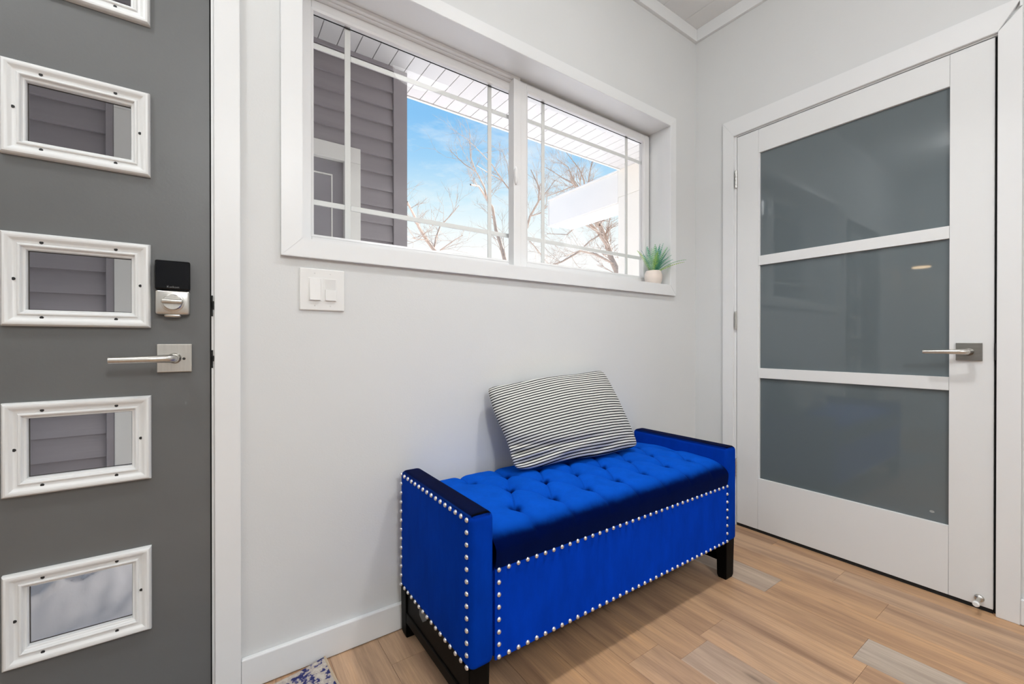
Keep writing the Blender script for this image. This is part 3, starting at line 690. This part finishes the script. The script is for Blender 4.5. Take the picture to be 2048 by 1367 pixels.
GM = [mat('fern_green_%d' % i, c, 0.45, nscale=30, ncol=0.2) for i, c in enumerate(greens)]
random.seed(11)
def frond(az, tilt, L, gm, curl):
    b = B(); base = Vector((PX+0.012*math.cos(az), PY+0.012*math.sin(az), PZ+0.068)); n = 15; pts = []
    d = Vector((math.cos(az)*math.sin(tilt), math.sin(az)*math.sin(tilt), math.cos(tilt))); p = base.copy()
    out = Vector((math.cos(az), math.sin(az), 0))
    for i in range(n+1):
        pts.append(p.copy()); t = i/n; d = (d + (out*0.55 - Vector((0, 0, 0.55)))*curl*t/n*2.2).normalized(); p = p + d*L/n
    tube(b, pts, [0.0014*(1-0.7*i/n)+0.0002 for i in range(n+1)], 4)
    side0 = Vector((-math.sin(az), math.cos(az), 0))
    for i in range(2, n+1):
        t = i/n; w = L*0.15*math.sin(math.pi*min(1, 0.10+0.86*t))**0.75*(1.12-0.35*t); fw = (pts[i]-pts[i-1]).normalized(); up = side0.cross(fw).normalized()
        for s in (-1, 1):
            tip = pts[i] + side0*s*w + fw*w*0.45 - up*0.0; h = L/n*0.20
            a1 = pts[i]-fw*h*0.9; a2 = pts[i]+fw*h*0.9; mid = pts[i]+side0*s*w*0.55+fw*w*0.2+up*0.0012
            v = [b.verts.new(q) for q in (a1, mid-fw*h, tip, mid+fw*h, a2)]; b.faces.new(v)
    obj('frond', b, gm, pf, recalc=False)
for az, tilt, L, gi, cu in ((2.9, 0.55, 0.145, 0, 0.5), (3.5, 0.75, 0.12, 5, 0.6), (3.9, 0.35, 0.15, 3, 0.4), (4.4, 0.25, 0.135, 1, 0.3), (4.9, 0.12, 0.150, 2, 0.2), (5.3, 0.42, 0.14, 4, 0.4),
                            (5.0, 0.80, 0.11, 1, 0.7), (5.35, 0.98, 0.165, 3, 0.8), (5.15, 1.15, 0.15, 0, 0.5), (4.2, 0.9, 0.10, 2, 0.8), (1.2, 0.25, 0.16, 4, 0.3), (0.3, 0.18, 0.150, 1, 0.2),
                            (5.8, 0.22, 0.165, 4, 0.2), (2.2, 0.3, 0.135, 2, 0.3), (3.3, 0.30, 0.14, 4, 0.3), (4.65, 0.55, 0.115, 2, 0.5), (4.0, 0.62, 0.13, 0, 0.5),
    (3.7, 0.52, 0.14, 5, 0.4), (4.3, 0.42, 0.13, 1, 0.5), (4.9, 0.38, 0.14, 3, 0.4), (5.5, 0.30, 0.15, 5, 0.4), (5.0, 0.62, 0.12, 4, 0.6), (3.2, 0.62, 0.12, 1, 0.5), (0.9, 0.45, 0.13, 4, 0.4), (5.9, 0.55, 0.13, 1, 0.6)):
    frond(az, tilt, L, GM[gi], cu)

# ---------------------------------------------------------------- doormat at the entry door
def matm():
    m = bpy.data.materials.new('speckled_rug'); m.use_nodes = True; t = m.node_tree; p = t.nodes['Principled BSDF']; p.inputs['Roughness'].default_value = 0.95
    tc = N(t, 'ShaderNodeTexCoord'); v = N(t, 'ShaderNodeTexNoise'); v.inputs['Scale'].default_value = 62; v.inputs['Detail'].default_value = 3
    t.links.new(tc.outputs['Object'], v.inputs['Vector']); r = N(t, 'ShaderNodeValToRGB'); r.color_ramp.interpolation = 'CONSTANT'; e = r.color_ramp.elements
    e[0].position = 0; e[0].color = (0.018, 0.022, 0.11, 1); e[1].position = 0.46; e[1].color = (0.42, 0.37, 0.33, 1)
    q = e.new(0.42); q.color = (0.10, 0.10, 0.20, 1)
    q = e.new(0.60); q.color = (0.50, 0.46, 0.40, 1); t.links.new(v.outputs[0], r.inputs[0]); t.links.new(r.outputs[0], p.inputs['Base Color'])
    return m
b = B(); Mt = Matrix.Translation((0.275, 1.381, 0)) @ Matrix.Rotation(0.10, 4, 'Z')
def rug(u, v):
    q = Mt @ Vector((-0.76*u, -0.46*v, 0)); lift = 0.010*math.exp(-((u*0.76)**2+(v*0.46)**2)/0.002)
    return Vector((q.x, q.y, ZF+0.006+lift))
V = grid(b, 38, 24, rug)
ret = bmesh.ops.extrude_face_region(b, geom=b.faces[:]); 
for v in [g for g in ret['geom'] if isinstance(g, bmesh.types.BMVert)]: v.co.z = v.co.z-0.0055
dm = obj('doormat', b, matm(), None, label='blue and beige speckled doormat at the foot of the grey door', cat='doormat')
b = B(); pts = [rug(0, i/24)+Vector((0.001, 0, -0.0005)) for i in range(25)]; tube(b, pts, 0.0035, 6); obj('binding', b, mat('rug_binding', (0.50, 0.40, 0.29), 0.9), dm)

# ---------------------------------------------------------------- pendant lamp (out of frame, mirrored in the glass door)
pl = empty('pendant_lamp', -1.6, 1.217, 0.80, label='small warm pendant lamp mirrored in the upper middle glass of the white door', cat='lamp')
b = B(); lathe(b, (-1.6, 1.217, 0.800), (0, 0, 1), [(0.085, 0), (0.080, 0.010), (0.02, 0.030), (0.012, 0.05)], 24); obj('shade', b, mat('lamp_metal', (0.35, 0.27, 0.2), 0.3, 0.8), pl, 40)
b = B(); lathe(b, (-1.6, 1.217, 0.792), (0, 0, 1), [(0.070, 0), (0.076, 0.0075)], 24); obj('diffuser', b, LAMPW, pl)
b = B(); tube(b, [(-1.6, 1.217, 0.85), (-1.6, 1.217, ZC)], 0.004, 8); obj('cord', b, MATS['lamp_metal'], pl)

# ---------------------------------------------------------------- porch outside
YS = 2.632; ZG = -0.985
# lap-sided wall opposite, with a white-trimmed grey side door
fs = empty('wall_porch', 0.0, YS, ZG, **ST)
bobj('sheathing', -3.2, -0.375, YS+0.016, YS+0.12, ZG-0.1, 1.80, SIDING, fs); bobj('sheathing', 0.722, 1.010, YS+0.016, YS+0.12, ZG-0.1, 1.80, SIDING, fs); bobj('sheathing', -0.375, 0.722, YS+0.016, YS+0.12, 1.15, 1.80, SIDING, fs)
ex = 0.1036
def lap(x0, x1, z):
    b = B(); y = YS; z0, z1 = z, z+ex+0.004
    q = [(y-0.012, z0), (y-0.012, z0+0.003), (y+0.004, z1), (y+0.016, z1), (y+0.016, z0)]
    f = [b.verts.new((x0, a, c)) for a, c in q]; k = [b.verts.new((x1, a, c)) for a, c in q]; skin(b, [f, k]); obj('siding_board', b, SIDING, fs)
z = ZG-0.02
off = (1.305*2.632/3) % ex; z = off - ex*12
while z < 1.72:
    if z < 1.15-0.02: lap(-3.2, -0.392, z); lap(0.728, 0.9275, z)
    else: lap(-3.2, 0.9275, z)
    z += ex
bobj('corner_board', 0.929, 1.017, YS-0.022, YS+0.12, ZG, 1.712, CORNER, fs, 0.002); bobj('corner_board', -0.3905, -0.364, YS-0.020, YS+0.016, ZG, 1.15, CORNER, fs, 0.002)
bobj('wall_side', 1.000, 1.015, YS+0.1205, 8.0, ZG, 1.74, CORNER, fs)
d3 = empty('door_3', 0.18, YS, ZG, **ST)
bobj('casing', -0.363, -0.272, YS-0.024, YS+0.02, ZG, 1.060, EXTW, d3, 0.002); bobj('casing', 0.634, 0.726, YS-0.024, YS+0.02, ZG, 1.060, EXTW, d3, 0.002)
bobj('head_casing', -0.363, 0.726, YS-0.024, YS+0.02, 1.0605, 1.151, EXTW, d3, 0.002)
DG3 = mat('side_door_grey', (0.29, 0.265, 0.285), 0.45, nscale=6, ncol=0.06)
bobj('door_slab', -0.271, 0.633, YS+0.012, YS+0.05, ZG+0.03, 1.0595, DG3, d3)
bm = B(); sweep(bm, -0.20, 0.575, 0.10, 0.978, YS+0.012, [(0, 0), (0.001, 0.006), (0.006, 0.006), (0.008, 0)]); obj('panel_moulding', bm, EXTW, d3)
bm = B(); sweep(bm, -0.20, 0.575, -0.85, -0.05, YS+0.012, [(0, 0), (0.001, 0.006), (0.006, 0.006), (0.008, 0)]); obj('panel_moulding', bm, EXTW, d3)
bobj('sill', -0.363, 0.726, YS-0.05, YS+0.012, ZG, ZG+0.03, EXTW, d3)
# soffit boards over the porch
so = empty('soffit', 1.0, 2.2, 1.71, **ST)
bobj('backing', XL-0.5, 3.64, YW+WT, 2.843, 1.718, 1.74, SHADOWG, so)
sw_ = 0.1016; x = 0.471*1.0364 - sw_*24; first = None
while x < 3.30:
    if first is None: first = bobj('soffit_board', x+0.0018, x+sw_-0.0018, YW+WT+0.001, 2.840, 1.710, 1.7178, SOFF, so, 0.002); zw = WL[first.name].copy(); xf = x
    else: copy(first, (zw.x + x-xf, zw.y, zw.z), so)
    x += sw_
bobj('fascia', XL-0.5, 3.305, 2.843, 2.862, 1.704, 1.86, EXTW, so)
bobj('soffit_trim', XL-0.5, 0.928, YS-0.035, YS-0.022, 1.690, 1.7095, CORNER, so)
bobj('roof', XL-0.6, 3.64, -3.4, 2.86, 1.87, 2.02, SIDING, so)
# cream porch post and the white eave running away from it
pc = empty('trim_3', 3.47, 2.6, ZG, **ST)
bobj('post_face', 3.305, 3.64, 2.40, 2.876, 1.439, 1.7095, CREAM, pc, 0.002)
bobj('post_face', 3.307, 3.64, 2.402, 2.874, -0.10, 1.4375, CREAM, pc, 0.002)
bobj('post_face', 3.307, 3.64, 2.402, 2.874, ZG, -0.102, CREAM, pc, 0.002)
ev = empty('trim_4', 3.4, 3.4, 1.34, **ST)
bobj('fascia_board', 3.306, 3.44, 2.877, 3.942, 1.392, 1.692, EXTW, ev, 0.003)
bobj('drip_edge', 3.296, 3.45, 2.877, 3.955, 1.6925, 1.712, EXTW, ev, 0.003)
bobj('soffit_return', 3.315, 3.60, 2.877, 3.86, 1.376, 1.3915, EXTW, ev, 0.002)
bobj('fascia_end', 3.300, 3.46, 3.9425, 3.957, 1.388, 1.692, EXTW, ev, 0.002)

# snow
b = B()
def snow(u, v):
    x, y = -9+34*u, 1.57+38*v
    h = 0.05*noise.noise(Vector((x*0.7, y*0.7, 1)))*min(1, (y-1.5)/2) + 0.012*noise.noise(Vector((x*4, y*4, 5)))
    h -= 0.12*max(0, min(1, (y-3.2)/1.5))
    return Vector((x, y, ZG-0.02+h*max(0.15, min(1, (y-2.9)/1.5))))
grid(b, 170, 150, snow); obj('ground', b, SNOW, None, 180, **ST)
b = B()
def pile(u, v):
    x, y = -0.62+0.78*u, 1.95+0.60*v; a, c = 2*u-1, 2*v-1
    e = max(0, 1-a*a)*max(0, 1-c*c)
    d = (x+0.40)*0.55-(y-2.26)*0.83
    ridge = 0.13*math.exp(-(d/0.085)**2)
    lump = 0.085*noise.noise(Vector((x*9, y*9, 2)))+0.05*noise.noise(Vector((x*21, y*21, 7)))
    return Vector((x, y, ZG-0.035+e**0.5*(0.05+ridge+(lump if d < 0.03 else lump*0.25))))
grid(b, 90, 70, pile); obj('snow_pile', b, SNOW, None, 180, kind='stuff', label='lumpy bank of snow seen through the lowest pane of the grey door', cat='snow')

# ---------------------------------------------------------------- bare trees
def twigs(b, p, d, L, r, depth, rnd):
    n = 4; pts = [p]; q = p.copy(); dd = d.copy()
    for i in range(n):
        dd = (dd + Vector((rnd.uniform(-1, 1), rnd.uniform(-1, 1), rnd.uniform(-0.7, 0.9)))*0.22).normalized(); q = q + dd*L/n; pts.append(q.copy())
    tube(b, pts, [r*(1-0.65*i/n) for i in range(n+1)], 4 if depth > 1 else 3, False)
    if depth > 0:
        for k in range(rnd.randint(3, 5)):
            i = rnd.randint(1, n); nd = (dd + Vector((rnd.uniform(-1, 1), rnd.uniform(-1, 1), rnd.uniform(-0.6, 1)))*0.8).normalized()
            twigs(b, pts[i], nd, L*rnd.uniform(0.45, 0.7), r*0.55, depth-1, rnd)
def tree(label, Y, limbs, seed, dens, root):
    rnd = random.Random(seed); t = None; b = B(); allp = []
    for pts, r0, r1 in limbs:
        allp.append(([Vector(p) for p in pts], r0, r1))
    base = allp[0][0][0]; g = Vector((base.x+root, base.y, ZG-0.05)); tr = [g, g.lerp(base, 0.5)] + allp[0][0]
    t = empty('bare_tree', g.x, g.y, ZG, label=label, cat='tree', group=None)
    r0 = allp[0][1]; n = len(tr)-1
    tube(b, tr, [r0*1.5, r0*1.2] + [r0+(allp[0][2]-r0)*i/(n-1) for i in range(n-1)], 8, False); obj('trunk', b, BARK, t, 180)
    for li, (W, ra, rb) in enumerate(allp):
        if li:
            b = B(); m = len(W)-1; tube(b, W, [ra+(rb-ra)*i/m for i in range(m+1)], 6, False); obj('limb', b, BARK, t, 180)
    b = B()
    for W, ra, rb in allp:
        m = len(W)-1
        for i in range(1, m+1):
            for k in range(dens):
                f = rnd.random(); p = W[i-1].lerp(W[i], f); d = (W[i]-W[i-1]).normalized()
                nd = (d*0.8 + Vector((rnd.uniform(-1, 1), rnd.uniform(-0.6, 0.6), rnd.uniform(-0.4, 1)))).normalized()
                twigs(b, p, nd, rnd.uniform(0.3, 0.75)*Y/9, max(0.005, (ra+rb)/2*0.24), 2, rnd)
    obj('twigs', b, BARK, t, 180, kind='stuff')
tree('slender bare tree whose crown shows left of the window mullion', 9.0, [
    ([(6.04, 8.87, 1.96), (6.08, 9.16, 2.5), (6.11, 9.45, 2.96), (6.06, 9.53, 3.55), (5.77, 9.34, 3.67), (5.12, 8.66, 3.66), (4.66, 8.23, 3.47)], 0.0561, 0.0096),
    ([(5.66, 9.16, 3.6), (5.48, 9.01, 3.84), (4.98, 8.54, 3.93), (4.63, 8.47, 4.0), (4.77, 9.45, 4.7)], 0.0231, 0.0064),
    ([(5.09, 8.74, 4.02), (4.82, 8.5, 4.2), (4.75, 8.44, 4.57)], 0.0145, 0.0056),
    ([(6.32, 9.01, 3.27), (6.45, 9.28, 4.02), (6.39, 9.55, 4.34), (5.91, 9.33, 4.31), (4.83, 8.29, 3.96)], 0.0264, 0.0064),
    ([(6.23, 9.31, 4.24), (5.76, 9.11, 4.49), (5.07, 8.5, 4.39), (4.72, 8.39, 4.5)], 0.0165, 0.0056),
    ([(6.39, 9.2, 3.99), (6.53, 9.5, 4.78), (6.35, 9.54, 5.15)], 0.0132, 0.0056)], 3, 2, 0.3)
tree('low bare shrub-like tree whose branches rise beside the grey siding corner', 7.0, [
    ([(3.39, 7.28, 1.66), (3.23, 7.34, 1.88), (2.94, 7, 1.99), (2.67, 6.57, 2.06), (2.42, 6.22, 2.13)], 0.0363, 0.008),
    ([(3.36, 7.31, 1.71), (3.46, 7.43, 1.97), (3.59, 7.53, 2.23), (3.72, 7.37, 2.41), (3.71, 6.99, 2.51)], 0.0198, 0.0056),
    ([(3.19, 7.25, 1.86), (2.87, 6.98, 1.78), (2.47, 6.4, 1.65)], 0.0106, 0.0048),
    ([(3.45, 7.23, 1.7), (3.55, 6.93, 1.82), (3.49, 6.44, 1.82)], 0.0106, 0.0048)], 8, 2, 0.4)
tree('large spreading bare tree behind the white eave board', 10.0, [
    ([(11.45, 9.87, 2.13), (11.47, 10.02, 2.49), (11.52, 10.29, 2.91), (11.54, 10.49, 3.39), (11.39, 10.54, 3.78), (10.98, 10.37, 4.05), (10.18, 9.91, 4.1), (9.3, 9.34, 4.24), (8.9, 9.23, 4.58)], 0.1254, 0.048),
    ([(11.33, 10.3, 3.33), (10.64, 10.19, 3.79), (9.52, 9.6, 3.85), (8.82, 9.53, 4.01), (9.06, 10.44, 4.49)], 0.066, 0.016),
    ([(11.43, 10.16, 2.75), (10.69, 10.31, 3.01), (9.43, 9.71, 2.85), (8.37, 9.41, 2.35), (8.4, 10.11, 2.33)], 0.0462, 0.016),
    ([(11.12, 10.3, 3.7), (9.65, 9.73, 3.73), (9.1, 9.5, 3.56), (8.75, 9.41, 3.31), (8.58, 9.4, 3.18), (8.79, 10.57, 3.48)], 0.033, 0.0096),
    ([(11.05, 10.28, 3.77), (10.18, 10.04, 3.33), (9.39, 9.66, 2.87), (8.39, 9.28, 2.5)], 0.033, 0.012),
    ([(9.37, 9.71, 4.82), (9.18, 9.67, 4.84), (9.3, 10.14, 5.59), (9.37, 10.73, 6.05)], 0.033, 0.0096),
    ([(9.28, 9.77, 4.9), (9.16, 10.2, 5.21), (8.74, 10.57, 5.6)], 0.0264, 0.0096),
    ([(9.69, 9.73, 4.42), (9.41, 9.54, 5.0), (9.23, 9.55, 5.31), (9.53, 10.49, 6.25)], 0.033, 0.0096),
    ([(9.82, 9.78, 4.34), (9.65, 9.56, 5.18), (9.63, 9.41, 5.56), (9.98, 9.45, 5.89)], 0.0297, 0.0096),
    ([(10.78, 10.18, 3.98), (11.48, 10.46, 4.51), (12.18, 10.69, 4.9)], 0.033, 0.016),
    ([(9.28, 9.77, 4.9), (9.04, 10.23, 4.78), (8.94, 10.7, 4.75)], 0.0198, 0.008)], 5, 4, -0.3)
tree('thin bare tree rising just right of the window mullion', 8.0, [
    ([(5.83, 7.8, 2.44), (5.9, 7.7, 2.85), (5.97, 7.48, 3.14), (5.95, 7.42, 3.42), (6.2, 8.05, 4.09)], 0.0297, 0.008),
    ([(6.15, 7.7, 3.24), (6.2, 7.5, 3.39), (6.45, 7.47, 3.72)], 0.0145, 0.0064),
    ([(5.96, 7.78, 2.88), (6.11, 7.51, 2.93), (6.16, 7.4, 3.08)], 0.0119, 0.0056),
    ([(5.83, 7.8, 2.44), (6.01, 7.56, 2.08), (6.5, 7.9, 1.96)], 0.0132, 0.008)], 21, 3, 0.2)
